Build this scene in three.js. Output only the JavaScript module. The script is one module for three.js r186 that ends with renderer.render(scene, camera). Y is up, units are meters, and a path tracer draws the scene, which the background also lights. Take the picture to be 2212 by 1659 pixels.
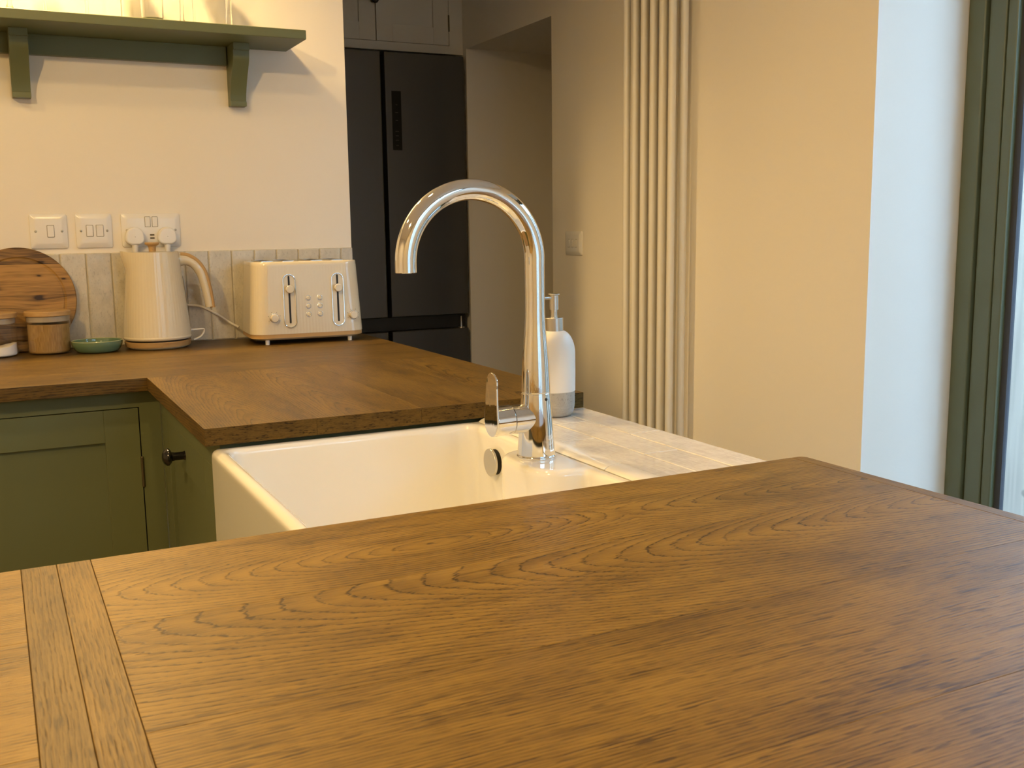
import * as THREE from 'three';
import { RoundedBoxGeometry } from 'three/addons/geometries/RoundedBoxGeometry.js';

// ---------------------------------------------------------------- camera, sky, exposure
const T = 0.91;                                   // height of the worktops
const scene = new THREE.Scene();
const renderer = new THREE.WebGLRenderer();
renderer.toneMapping = THREE.LinearToneMapping;
renderer.toneMappingExposure = 1.0;
renderer.shadowMap.enabled = true;
const camera = new THREE.PerspectiveCamera(2 * Math.atan(829.5 / 2210.4) * 180 / Math.PI, 2212 / 1659, 0.05, 60);
camera.position.set(-0.92191, T + 0.29166, 2.82761);
camera.up.set(0.079915, 0.988356, -0.12948);
camera.lookAt(-0.92191 + 0.445684, T + 0.29166 - 0.151617, 2.82761 - 0.882257);
camera.focus = 1.55;
camera.userData.fStop = 24;
scene.background = new THREE.Color().setRGB(6.0, 10.2, 15.2);      // even overcast daylight
const WARM = new THREE.Color().setRGB(1, 0.665, 0.275);
// ceiling downlights: x, z, candela, half beam, softness of its edge; the last one washes the wall above the shelf
const DOWNLIGHTS = [[-1.75, 1.05, 2.6, 1.5, 0.35], [-0.72, 1.45, 2.2, 1.5, 0.35], [-1.85, 2.6, 12.0, 1.54, 0.15], [-0.80, 0.19, 12.0, 1.22, 0.5]];

// ---------------------------------------------------------------- helpers
const taken = {};
function numbered(n) { taken[n] = (taken[n] ?? -1) + 1; return taken[n] ? n + '_' + String(taken[n]).padStart(3, '0') : n; }
function shade(o) { o.traverse((c) => { if (c.isMesh) { c.castShadow = true; c.receiveShadow = true; } }); return o; }
function mesh(name, geo, mat, parent, pos, rot) {
  const m = new THREE.Mesh(geo, mat); m.name = name;
  m.castShadow = m.receiveShadow = true;
  if (pos) m.position.set(...pos);
  if (rot) m.rotation.set(...rot);
  (parent ?? scene).add(m);
  return m;
}
function tag(o, label, category, group) { o.userData.label = label; o.userData.category = category; if (group) o.userData.group = group; return o; }
function thing(name, label, category, pos = [0, 0, 0], turn = 0, group) {
  const g = new THREE.Group(); g.name = numbered(name); g.position.set(...pos); g.rotation.y = turn; scene.add(g);
  return tag(g, label, category, group);
}
function structure(name) { const g = new THREE.Group(); g.name = name; g.userData.kind = 'structure'; scene.add(g); return g; }
const box = (x0, x1, y0, y1, z0, z1, r = 0, seg = 1) => {
  const w = x1 - x0, h = y1 - y0, d = z1 - z0;
  const g = r ? new RoundedBoxGeometry(w, h, d, seg, r) : new THREE.BoxGeometry(w, h, d);
  g.translate((x0 + x1) / 2, (y0 + y1) / 2, (z0 + z1) / 2); return g;
};
const plainLathe = (pts, seg = 64) => new THREE.LatheGeometry(pts.map((p) => new THREE.Vector2(p[0], p[1])), seg);
// lathe profile through corner points, corners rounded by the third number
function roundProfile(pts, n = 6) {
  const out = [];
  pts.forEach((p, i) => {
    const r = p[2] || 0, a = pts[i - 1], b = pts[i + 1];
    if (!r || !a || !b) { out.push([p[0], p[1]]); return; }
    const da = [a[0] - p[0], a[1] - p[1]], db = [b[0] - p[0], b[1] - p[1]], la = Math.hypot(...da), lb = Math.hypot(...db);
    const k = Math.min(r, la * 0.49, lb * 0.49), A = [p[0] + da[0] / la * k, p[1] + da[1] / la * k], B = [p[0] + db[0] / lb * k, p[1] + db[1] / lb * k];
    for (let j = 0; j <= n; j++) { const t = j / n, u = 1 - t; out.push([u * u * A[0] + 2 * u * t * p[0] + t * t * B[0], u * u * A[1] + 2 * u * t * p[1] + t * t * B[1]]); }
  });
  return out;
}
function lathe(pts, seg = 64) {        // a lathe whose hard corners stay hard
  const g = plainLathe(pts, seg).toNonIndexed(); g.deleteAttribute('normal');
  const p = g.attributes.position, nrm = new Float32Array(p.count * 3), key = (i) => [p.getX(i), p.getY(i), p.getZ(i)].map((v) => Math.round(v * 2e5)).join();
  const fn = [], by = new Map(), a = new THREE.Vector3(), b = new THREE.Vector3(), c = new THREE.Vector3();
  for (let f = 0; f < p.count / 3; f++) {
    a.fromBufferAttribute(p, 3 * f); b.fromBufferAttribute(p, 3 * f + 1).sub(a); c.fromBufferAttribute(p, 3 * f + 2).sub(a);
    const n = b.clone().cross(c); fn.push(n);
    for (let k = 0; k < 3; k++) { const q = key(3 * f + k); if (!by.has(q)) by.set(q, []); by.get(q).push(f); }
  }
  for (let f = 0; f < fn.length; f++) for (let k = 0; k < 3; k++) {
    const i = 3 * f + k, s = new THREE.Vector3(), u = fn[f].clone().normalize();
    for (const o of by.get(key(i))) { const v = fn[o].clone().normalize(); if (v.dot(u) > 0.75) s.add(fn[o]); }
    s.normalize(); nrm.set([s.x, s.y, s.z], 3 * i);
  }
  g.setAttribute('normal', new THREE.BufferAttribute(nrm, 3));
  return g;
}
function roundRect(w, h, r, x = 0, y = 0) {
  const s = new THREE.Shape(), a = x - w / 2, b = y - h / 2, c = x + w / 2, d = y + h / 2;
  s.moveTo(a + r, b); s.lineTo(c - r, b); s.absarc(c - r, b + r, r, -Math.PI / 2, 0); s.lineTo(c, d - r); s.absarc(c - r, d - r, r, 0, Math.PI / 2);
  s.lineTo(a + r, d); s.absarc(a + r, d - r, r, Math.PI / 2, Math.PI); s.lineTo(a, b + r); s.absarc(a + r, b + r, r, Math.PI, Math.PI * 1.5);
  return s;
}
const extrude = (shape, depth, bevel = 0, seg = 3, curve = 12, size = bevel) => new THREE.ExtrudeGeometry(shape, { depth, bevelEnabled: bevel > 0, bevelThickness: bevel, bevelSize: size, bevelOffset: -size, bevelSegments: seg, curveSegments: curve });
const V3 = (x, y, z) => new THREE.Vector3(x, y, z);
// sweep an oval (a across, b along the given side direction) along a curve; radius may vary with t
function sweep(curve, n, rad, m = 20, sideDir = V3(0, 0, 1), caps = true) {
  const pos = [], nor = [], idx = [];
  for (let i = 0; i <= n; i++) {
    const t = i / n, c = curve.getPointAt(t), tan = curve.getTangentAt(t), B = sideDir.clone().addScaledVector(tan, -sideDir.dot(tan)).normalize(), N = B.clone().cross(tan).normalize();
    const [ra, rb] = [].concat(rad(t), rad(t));
    for (let j = 0; j < m; j++) {
      const q = j / m * 2 * Math.PI, cs = Math.cos(q), sn = Math.sin(q), p = c.clone().addScaledVector(N, ra * cs).addScaledVector(B, rb * sn), v = N.clone().multiplyScalar(cs / ra).addScaledVector(B, sn / rb).normalize();
      pos.push(p.x, p.y, p.z); nor.push(v.x, v.y, v.z);
    }
  }
  for (let i = 0; i < n; i++) for (let j = 0; j < m; j++) { const a = i * m + j, b = i * m + (j + 1) % m, c = a + m, d = b + m; idx.push(a, b, c, b, d, c); }
  if (caps) for (const [i, s] of [[0, -1], [n, 1]]) {
    const c = curve.getPointAt(i / n), tan = curve.getTangentAt(i / n).multiplyScalar(s), k = pos.length / 3;
    pos.push(c.x, c.y, c.z); nor.push(tan.x, tan.y, tan.z);
    for (let j = 0; j < m; j++) { const a = (i * m + j) * 3; pos.push(pos[a], pos[a + 1], pos[a + 2]); nor.push(tan.x, tan.y, tan.z); }
    for (let j = 0; j < m; j++) s > 0 ? idx.push(k, k + 1 + j, k + 1 + (j + 1) % m) : idx.push(k, k + 1 + (j + 1) % m, k + 1 + j);
  }
  const g = new THREE.BufferGeometry(); g.setAttribute('position', new THREE.Float32BufferAttribute(pos, 3)); g.setAttribute('normal', new THREE.Float32BufferAttribute(nor, 3)); g.setIndex(idx);
  // windings may be inverted for this frame; flip when the first face looks inward
  const A = V3().fromArray(pos, 0), Bv = V3().fromArray(pos, 3 * idx[1]), C = V3().fromArray(pos, 3 * idx[2]);
  if (Bv.sub(A).cross(C.sub(A)).dot(V3().fromArray(nor, 0)) < 0) { for (let i = 0; i < idx.length; i += 3) [idx[i + 1], idx[i + 2]] = [idx[i + 2], idx[i + 1]]; g.setIndex(idx); }
  return g;
}
const spline = (pts, closed = false) => new THREE.CatmullRomCurve3(pts.map((p) => V3(...p)), closed, 'centripetal');
// surface nets on a distance field, vertices pulled onto the surface, normals from its gradient
function sdfMesh(f, lo, hi, cell) {
  const n = [0, 1, 2].map((k) => Math.ceil((hi[k] - lo[k]) / cell) + 1), [nx, ny, nz] = n, val = new Float32Array(nx * ny * nz), at = (i, j, k) => (k * ny + j) * nx + i;
  for (let k = 0; k < nz; k++) for (let j = 0; j < ny; j++) for (let i = 0; i < nx; i++) val[at(i, j, k)] = f(lo[0] + i * cell, lo[1] + j * cell, lo[2] + k * cell);
  const id = new Int32Array(nx * ny * nz).fill(-1), pos = [], nor = [], idx = [], e = cell * 0.05;
  const grad = (x, y, z) => { const g = [f(x + e, y, z) - f(x - e, y, z), f(x, y + e, z) - f(x, y - e, z), f(x, y, z + e) - f(x, y, z - e)], l = Math.hypot(...g) || 1; return [g[0] / l, g[1] / l, g[2] / l, l / (2 * e)]; };
  for (let k = 0; k < nz - 1; k++) for (let j = 0; j < ny - 1; j++) for (let i = 0; i < nx - 1; i++) {
    let cnt = 0, sx = 0, sy = 0, sz = 0; const v = [];
    for (let c = 0; c < 8; c++) v.push(val[at(i + (c & 1), j + (c >> 1 & 1), k + (c >> 2))]);
    for (let a = 0; a < 8; a++) for (const b of [1, 2, 4]) if (!(a & b)) { const c = a | b; if (v[a] < 0 !== v[c] < 0) { const t = v[a] / (v[a] - v[c]); sx += (a & 1) + (b === 1 ? t : 0); sy += (a >> 1 & 1) + (b === 2 ? t : 0); sz += (a >> 2) + (b === 4 ? t : 0); cnt++; } }
    if (!cnt) continue;
    let p = [lo[0] + (i + sx / cnt) * cell, lo[1] + (j + sy / cnt) * cell, lo[2] + (k + sz / cnt) * cell];
    for (let s = 0; s < 3; s++) { const g = grad(...p), d = Math.max(-cell, Math.min(cell, f(...p) / Math.max(g[3], 0.3))); p = [p[0] - g[0] * d, p[1] - g[1] * d, p[2] - g[2] * d]; }
    const g = grad(...p); id[at(i, j, k)] = pos.length / 3; pos.push(...p); nor.push(g[0], g[1], g[2]);
  }
  const quad = (a, b, c, d, flip) => { if (a < 0 || b < 0 || c < 0 || d < 0) return; flip ? idx.push(a, c, b, a, d, c) : idx.push(a, b, c, a, c, d); };
  for (let k = 1; k < nz - 1; k++) for (let j = 1; j < ny - 1; j++) for (let i = 1; i < nx - 1; i++) {
    const a = val[at(i, j, k)] < 0;
    if (a !== val[at(i + 1, j, k)] < 0) quad(id[at(i, j - 1, k - 1)], id[at(i, j, k - 1)], id[at(i, j, k)], id[at(i, j - 1, k)], !a);
    if (a !== val[at(i, j + 1, k)] < 0) quad(id[at(i - 1, j, k - 1)], id[at(i - 1, j, k)], id[at(i, j, k)], id[at(i, j, k - 1)], !a);
    if (a !== val[at(i, j, k + 1)] < 0) quad(id[at(i - 1, j - 1, k)], id[at(i, j - 1, k)], id[at(i, j, k)], id[at(i - 1, j, k)], !a);
  }
  const g = new THREE.BufferGeometry(); g.setAttribute('position', new THREE.Float32BufferAttribute(pos, 3)); g.setAttribute('normal', new THREE.Float32BufferAttribute(nor, 3)); g.setIndex(idx);
  return g;
}
const smin = (a, b, k) => { const h = Math.max(k - Math.abs(a - b), 0) / k; return Math.min(a, b) - h * h * k / 4; };
const smax = (a, b, k) => -smin(-a, -b, k);
const rbox = (x, y, z, cx, cy, cz, hx, hy, hz, r) => { const a = Math.abs(x - cx) - hx + r, b = Math.abs(y - cy) - hy + r, c = Math.abs(z - cz) - hz + r; return Math.hypot(Math.max(a, 0), Math.max(b, 0), Math.max(c, 0)) + Math.min(Math.max(a, b, c), 0) - r; };

// ---------------------------------------------------------------- noise and textures
let seed = 7;
const rnd = () => { seed = (seed * 1664525 + 1013904223) >>> 0; return seed / 4294967296; };
const PERM = new Float32Array(65536); for (let i = 0; i < 65536; i++) PERM[i] = rnd();
const hash = (i, j) => PERM[((i * 73856093) ^ (j * 19349663)) & 65535];
const fade = (t) => t * t * (3 - 2 * t);
function noise(x, y) { const i = Math.floor(x), j = Math.floor(y), u = fade(x - i), v = fade(y - j), a = hash(i, j), b = hash(i + 1, j), c = hash(i, j + 1), d = hash(i + 1, j + 1); return a + (b - a) * u + (c - a + (a - b - c + d) * u) * v; }
const fbm = (x, y, o = 4) => { let s = 0, a = 0.5; for (let k = 0; k < o; k++) { s += a * noise(x, y); x = x * 2.03 + 17.1; y = y * 2.03 + 5.3; a *= 0.5; } return s / (1 - Math.pow(0.5, o)); };
const step = (a, b, x) => { const t = Math.min(1, Math.max(0, (x - a) / (b - a))); return t * t * (3 - 2 * t); };
function texture(w, h, fn, srgb = false, repeat) {     // fn(u, v) -> [r, g, b] linear 0..1, or one number
  const d = new Uint8Array(w * h * 4), enc = (c) => srgb ? (c <= 0.0031308 ? 12.92 * c : 1.055 * Math.pow(c, 1 / 2.4) - 0.055) : c;
  for (let j = 0; j < h; j++) for (let i = 0; i < w; i++) {
    let c = fn((i + 0.5) / w, (j + 0.5) / h); if (typeof c === 'number') c = [c, c, c];
    const k = (j * w + i) * 4; for (let q = 0; q < 3; q++) d[k + q] = Math.round(255 * Math.min(1, Math.max(0, enc(c[q])))); d[k + 3] = 255;
  }
  const t = new THREE.DataTexture(d, w, h); t.magFilter = THREE.LinearFilter; t.minFilter = THREE.LinearMipmapLinearFilter; t.generateMipmaps = true;
  t.wrapS = t.wrapT = THREE.RepeatWrapping; if (srgb) t.colorSpace = THREE.SRGBColorSpace; if (repeat) t.repeat.set(...repeat); t.needsUpdate = true;
  return t;
}
const std = (o) => new THREE.MeshPhysicalMaterial(o);
const rgb = (r, g, b) => new THREE.Color().setRGB(r, g, b);

// oak: growth rings cut lengthwise; h(s) is how deep the heart lies under the face, t0 where it runs
const OAK_LIGHT = [0.295, 0.172, 0.031], OAK_MID = [0.158, 0.088, 0.015], OAK_DARK = [0.048, 0.026, 0.008];
function oakPlank({ L, W, w, h, depth, t0, sp = 0.0048, ox = 0, tone = 1, rings = 1, rough = 0.45, grain = 1 }) {
  const px = new Float32Array(w * h);
  const map = texture(w, h, (u, v) => {
    const s = u * L, t = v * W, S = s + ox;
    const tt = t - (typeof t0 === 'function' ? t0(s) : t0) + 0.008 * (noise(S * 3.1, ox + 3) - 0.5) + 0.002 * (noise(S * 14, t * 30 + ox) - 0.5);
    const hh = depth(s) + 0.0035 * (noise(S * 5.5, 40 + ox) - 0.5);
    let d = Math.sqrt(tt * tt + hh * hh) + 0.0013 * (noise(S * 24, t * 60) - 0.5) + 0.0008 * (noise(S * 150, t * 420) - 0.5) + 0.0007 * (noise(S * 90, t * 1300) - 0.5);
    const ph = d / sp, ring = Math.floor(ph), f = ph - ring, strong = 0.55 + 0.45 * hash(ring, 11 + Math.round(ox * 7));
    const flat = Math.abs(hh) / (d + 1e-6);                                   // 1 where the rings lie flat to the face
    const line = (step(0, 0.05, f) * (1 - step(0.07, 0.17 + 0.20 * (1 - flat), f))) * strong * rings;
    const late = step(0.35, 1, f) * 0.18;
    const pore = step(0.55, 0.82, noise(S * 70, t * 1350 + 9)) * (0.4 + 0.6 * line);
    const dash = step(0.58, 0.84, noise(S * 62 + 50, t * 820)) * (0.3 + 0.7 * step(0.4, 0.7, noise(S * 14 + 3, t * 90)));
    const fibre = noise(S * 30, t * 2600) - 0.5, broad = fbm(S * 4 + 5, t * 18 + ox, 3) - 0.5, cloud = fbm(S * 16, t * 60 + 3, 3) - 0.5;
    const k = Math.min(1, Math.max(0, 0.12 + late * grain + 0.95 * line + 0.42 * pore * grain + 0.34 * dash * grain + 0.20 * fibre + 0.45 * broad + 0.50 * cloud));
    const c = k < 0.5 ? OAK_LIGHT.map((a, q) => a + (OAK_MID[q] - a) * k * 2) : OAK_MID.map((a, q) => a + (OAK_DARK[q] - a) * (k - 0.5) * 2);
    const i = Math.min(w - 1, Math.floor(u * w)), j = Math.min(h - 1, Math.floor(v * h));
    px[j * w + i] = 0.85 - 0.55 * line - 0.6 * pore - 0.25 * dash + 0.12 * fibre;
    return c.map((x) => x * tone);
  }, true);
  const bump = texture(w, h, (u, v) => px[Math.min(h - 1, Math.floor(v * h)) * w + Math.min(w - 1, Math.floor(u * w))]);
  return std({ map, bumpMap: bump, bumpScale: 0.00022, roughness: rough, specularIntensity: 0.7 });
}
const endGrain = std({ roughness: 0.8, specularIntensity: 0.5, bumpScale: 0.0003, map: texture(1024, 128, (u, v) => {
  const x = u * 0.4, y = v * 0.04, p = step(0.48, 0.75, noise(x * 360, y * 1300)), q = step(0.55, 0.8, noise(x * 130 + 7, y * 900 + 3)), b = fbm(x * 40, y * 60, 3);
  const k = Math.min(1, 0.42 + 0.30 * p * (0.4 + q) + 0.18 * q + 0.6 * (b - 0.4) + 0.35 * (noise(x * 70, y * 2300 + 5) - 0.5)); return OAK_LIGHT.map((a, i) => (a + (OAK_DARK[i] * 0.8 - a) * k) * 0.6);
}, true) });
// a plank L along its own x, W across z, top at y = 0, uv in the plank's own length and width
function plankGeo(L, W, H, r = 0.0006) {
  const g = new RoundedBoxGeometry(L, H, W, 1, r); g.translate(0, -H / 2, 0);
  const p = g.attributes.position, n = g.attributes.normal, uv = g.attributes.uv;
  for (let i = 0; i < p.count; i++) {
    const x = p.getX(i), y = p.getY(i), z = p.getZ(i), ax = Math.abs(n.getX(i)) > 0.8;
    if (ax) uv.setXY(i, (z + W / 2) / 0.4, (y + H) / 0.04);
    else uv.setXY(i, (x + L / 2) / L, (z + W / 2 + (Math.abs(n.getZ(i)) > 0.8 ? y : 0)) / W);
  }
  return g;
}
function plank(parent, mat, x0, x1, z0, z1, along, H = 0.027) {
  const L = along === 'x' ? x1 - x0 : z1 - z0, W = along === 'x' ? z1 - z0 : x1 - x0;
  return mesh('plank', plankGeo(L, W, H), [endGrain, endGrain, mat, mat, mat, mat], parent, [(x0 + x1) / 2, 0, (z0 + z1) / 2], along === 'x' ? null : [0, Math.PI / 2, 0]);
}

// ---------------------------------------------------------------- materials
const wallPaint = std({ color: rgb(0.82, 0.775, 0.69), roughness: 0.88 });
const ceilingPaint = std({ color: rgb(0.84, 0.83, 0.80), roughness: 0.95 });
const green = std({ color: rgb(0.130, 0.150, 0.072), roughness: 0.42 });
const greenFrame = std({ color: rgb(0.105, 0.125, 0.075), roughness: 0.38 });
const chrome = std({ color: rgb(0.80, 0.80, 0.80), metalness: 1, roughness: 0.045 });
const spotted = std({ color: rgb(0.80, 0.80, 0.79), metalness: 1, roughness: 1, roughnessMap: texture(512, 512, (u, v) => { const a = fbm(u * 24, v * 18, 3), s = step(0.74, 0.82, noise(u * 130, v * 90)); return 0.05 + 0.10 * step(0.45, 0.7, a) * (1 - step(0.15, 0.6, v)) + 0.12 * s * (1 - step(0.25, 0.6, v)); }) });
const steel = std({ color: rgb(0.62, 0.61, 0.58), metalness: 1, roughness: 0.28 });
const ceramic = std({ color: rgb(0.86, 0.85, 0.80), roughness: 0.10, clearcoat: 0.6, clearcoatRoughness: 0.04 });
const whitePlastic = std({ color: rgb(0.78, 0.77, 0.75), roughness: 0.22 });
const blackPlastic = std({ color: rgb(0.006, 0.006, 0.006), roughness: 0.5 });
const blackGloss = std({ color: rgb(0.008, 0.008, 0.009), roughness: 0.16 });
const cream = std({ color: rgb(0.68, 0.61, 0.46), roughness: 0.16, clearcoat: 0.5, clearcoatRoughness: 0.06 });
const glass = std({ color: rgb(1, 1, 1), roughness: 0.0, transmission: 1, thickness: 0, ior: 1.5 });
const solidGlass = std({ color: rgb(1, 1, 1), roughness: 0.0, transmission: 1, thickness: 0.01, ior: 1.5 });
const blondWood = std({ roughness: 0.5, map: texture(512, 128, (u, v) => { const f = noise(u * 6 + v * 3, v * 40), g = noise(u * 40, v * 60 + 4), k = 0.35 * f + 0.25 * g; return [0.54 - 0.26 * k, 0.35 - 0.21 * k, 0.145 - 0.10 * k]; }, true) });

// ---------------------------------------------------------------- the room
const RX = 0.87;                                    // face of the right-hand wall
{
  const fl = structure('floor');
  const fm = std({ roughness: 0.5, map: texture(512, 512, (u, v) => { const k = fbm(u * 8, v * 60, 3); return [0.34 - 0.12 * k, 0.24 - 0.1 * k, 0.14 - 0.07 * k]; }, true) });
  mesh('floor_slab', box(-3.4, 1.22, -0.1, 0, -2.0, 4.4), fm, fl);
  const ce = structure('ceiling'); mesh('ceiling_slab', box(-3.4, 1.6, 2.4, 2.5, -2.0, 4.4), ceilingPaint, ce);
  const wl = structure('wall_left'); mesh('plaster', box(-3.5, -3.4, 0, 2.4, -2.0, 4.4), wallPaint, wl);
  const wf = structure('wall_front'); mesh('plaster', box(-3.4, -0.45, 0, 2.4, 4.4, 4.6), wallPaint, wf);
  mesh('lintel', box(-0.45, RX, 2.12, 2.4, 4.4, 4.6), wallPaint, wf);
  mesh('sill_wall', box(-0.45, RX, 0, 0.55, 4.4, 4.6), wallPaint, wf);
  const wn = structure('wall_alcove'); mesh('plaster', box(-3.4, 1.6, 0, 2.4, -2.1, -2.0), wallPaint, wn);
  const wr = structure('wall_right');
  mesh('plaster', box(RX, 1.20, 0, 2.4, -0.11, 1.0966), wallPaint, wr);
  mesh('plaster', box(RX + 0.012, 1.6, 0, 2.4, -0.405, -0.11), wallPaint, wr);
  mesh('lintel', box(RX + 0.012, 1.6, T + 1.0135, 2.4, -1.12, -0.405), wallPaint, wr);
  mesh('plaster', box(RX + 0.012, 1.6, 0, 2.4, -2.0, -1.12), wallPaint, wr);
  mesh('plaster', box(1.5, 1.6, 0, T + 1.0135, -1.12, -0.405), wallPaint, wr);
  mesh('lintel', box(RX, 1.20, 2.12, 2.4, 1.0966, 2.4), wallPaint, wr);
  mesh('plaster', box(RX, 1.20, 0, 2.4, 2.4, 4.5), wallPaint, wr);
}
// the kitchen wall with its tiled splashback
const tileTex = [0, 1, 2, 3].map((k) => texture(128, 512, (u, v) => {
  const a = fbm(u * 3 + k * 9, v * 10 + k, 4), b = fbm(u * 14, v * 40 + 7 * k, 3), s = step(0.66, 0.78, fbm(u * 20 + k, v * 46, 2)) * 0.12;
  const t = 0.93 + 0.24 * (a - 0.5) + 0.10 * (b - 0.5) - s, g = [0, -0.05, 0.02, -0.09][k]; return [0.65 * (t + g), 0.61 * (t + g), 0.51 * (t + g * 0.9)];
}, true));
const tileBump = texture(128, 512, (u, v) => fbm(u * 4, v * 12, 3));
const tileMats = tileTex.map((map) => std({ map, bumpMap: tileBump, bumpScale: 0.0006, roughness: 0.2, clearcoat: 0.4, clearcoatRoughness: 0.08 }));
const grout = std({ color: rgb(0.56, 0.52, 0.43), roughness: 0.9 });
{
  const wb = structure('wall_back');
  mesh('plaster', box(-3.4, 0, 0, 2.4, -0.15, 0), wallPaint, wb);
  mesh('grout', box(-1.3, -0.0005, T, T + 0.2395, 0, 0.0072), grout, wb);
  const tg = (w) => { const g = new RoundedBoxGeometry(w, 0.2385, 0.009, 2, 0.003); const p = g.attributes.position, uv = g.attributes.uv; for (let i = 0; i < p.count; i++) uv.setXY(i, p.getX(i) / 0.06 + 0.5, p.getY(i) / 0.25 + 0.5); return g; };
  const full = tg(0.0592), cut = tg(0.0345);
  for (let k = 0; k < 20; k++) {
    const x = -0.0362 - (k + 0.5) * 0.0607;
    mesh('tile', full, tileMats[[0, 2, 0, 1, 2, 0, 1, 0, 2, 3, 3, 0, 0, 2][k % 14]], wb, [x, T + 0.1205, 0.0055 + 0.0012 * hash(k, 5)], [0.004 * (hash(k, 9) - 0.5), 0.012 * (hash(k, 2) - 0.5), 0.006 * (hash(k, 3) - 0.5)]);
  }
  mesh('tile', cut, tileMats[3], wb, [-0.0175, T + 0.1205, 0.0058]);
}
// the glazed garden door in the right-hand wall
{
  const d = structure('door_1'), z0 = 1.0966, z1 = 2.4;
  for (const [a, b] of [[z0, z0 + 0.047], [z1 - 0.05, z1]]) mesh('door_frame', box(1.155, 1.215, 0, 2.12, a, b, 0.004, 2), greenFrame, d);
  mesh('door_frame', box(1.155, 1.215, 2.07, 2.12, z0 + 0.047, z1 - 0.05, 0.004, 2), greenFrame, d);
  mesh('threshold', box(1.13, 1.215, 0, 0.03, z0 + 0.047, z1 - 0.05), greenFrame, d);
    const third = (z1 - z0 - 0.103) / 2;
  for (let k = 0; k < 2; k++) {
    const a = z0 + 0.05 + k * third, b = a + third - 0.003;
    const sash = new THREE.Group(); sash.name = 'door_leaf'; d.add(sash);
    for (const [p, q] of [[a, a + 0.045], [b - 0.045, b]]) mesh('stile', box(1.165, 1.215, 0.035, 2.065, p, q, 0.003, 2), greenFrame, sash);
    for (const [p, q] of [[0.035, 0.10], [2.0, 2.065]]) mesh('rail', box(1.165, 1.215, p, q, a + 0.045, b - 0.045, 0.003, 2), greenFrame, sash);
    for (const [p, q] of [[a + 0.0455, a + 0.072], [b - 0.072, b - 0.0455]]) mesh('glazing_bead', box(1.168, 1.205, 0.10, 2.0, p, q, 0.004, 2), greenFrame, sash);
    for (const [p, q] of [[a + 0.072, a + 0.088], [b - 0.088, b - 0.072]]) mesh('spacer_bar', box(1.183, 1.197, 0.10, 2.0, p, q), std({ color: rgb(0.05, 0.055, 0.07), roughness: 0.5 }), sash);
    mesh('glass_pane', box(1.188, 1.192, 0.10, 2.0, a + 0.07, b - 0.07), glass, sash);
  }
}
// the tall window behind the camera that the tap mirrors
{
  const w = structure('window_1'), x0 = -0.45, x1 = RX, y0 = 0.55, y1 = 2.12, n = 3, pw = (x1 - x0) / n;
  mesh('head', box(x0, x1, y1 - 0.05, y1, 4.45, 4.52, 0.003, 2), greenFrame, w); mesh('sill', box(x0, x1, y0, y0 + 0.05, 4.43, 4.52, 0.003, 2), greenFrame, w);
  for (let k = 0; k <= n; k++) mesh('mullion', box(Math.max(x0, x0 + k * pw - 0.03), Math.min(x1, x0 + k * pw + 0.03), y0 + 0.05, y1 - 0.05, 4.45, 4.52, 0.003, 2), greenFrame, w);
  for (let k = 0; k < n; k++) mesh('glass_pane', box(x0 + k * pw + 0.03, x0 + (k + 1) * pw - 0.03, y0 + 0.05, y1 - 0.05, 4.483, 4.487), glass, w);
}
// outside: a pale timber fence and paving
{
  const pv = structure('patio'); const pm = std({ color: rgb(0.42, 0.41, 0.39), roughness: 0.9 }); mesh('paving', box(1.22, 9, -0.2, -0.08, -9, 9), pm, pv); mesh('paving', box(-9, 1.22, -0.2, -0.08, 4.6, 9), pm, pv);
  const f = thing('garden_fence', 'whitewashed close-boarded timber fence outside the glazed door', 'fence', [2.35, -0.08, 0]);
  const fm = [0, 1, 2].map((k) => std({ roughness: 0.8, map: texture(64, 1024, (u, v) => { const a = noise(u * 16 + k * 5, v * 14), b = noise(u * 4 + 9 * k, v * 5), kn = step(0.86, 0.94, noise(u * 3 + k * 11, v * 30)); const t = 0.56 - 0.12 * a - 0.12 * b - 0.25 * kn; return [t, t * 0.84, t * 0.70]; }, true) }));
  for (let k = 0; k < 44; k++) mesh('fence_board', box(-0.01 + 0.004 * (k % 2), 0.012 + 0.004 * (k % 2), 0, 2.3, -2.6 + k * 0.146, -2.6 + k * 0.146 + 0.142), fm[k % 3], f);
  for (const y of [0.35, 1.85]) mesh('fence_rail', box(0.018, 0.06, y, y + 0.08, -2.6, 3.8), fm[0], f);
  const g = thing('garden_fence', 'whitewashed close-boarded timber fence beyond the tall three-pane window', 'fence', [0, -0.08, 5.7]);
  for (let k = 0; k < 38; k++) mesh('fence_board', box(-3.2 + k * 0.146, -3.2 + k * 0.146 + 0.142, 0, 2.3, -0.01 + 0.004 * (k % 2), 0.012 + 0.004 * (k % 2)), fm[k % 3], g);
  for (const y of [0.35, 1.85]) mesh('fence_rail', box(-3.2, 2.3, y, y + 0.08, 0.018, 0.06), fm[0], g);
}
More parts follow.
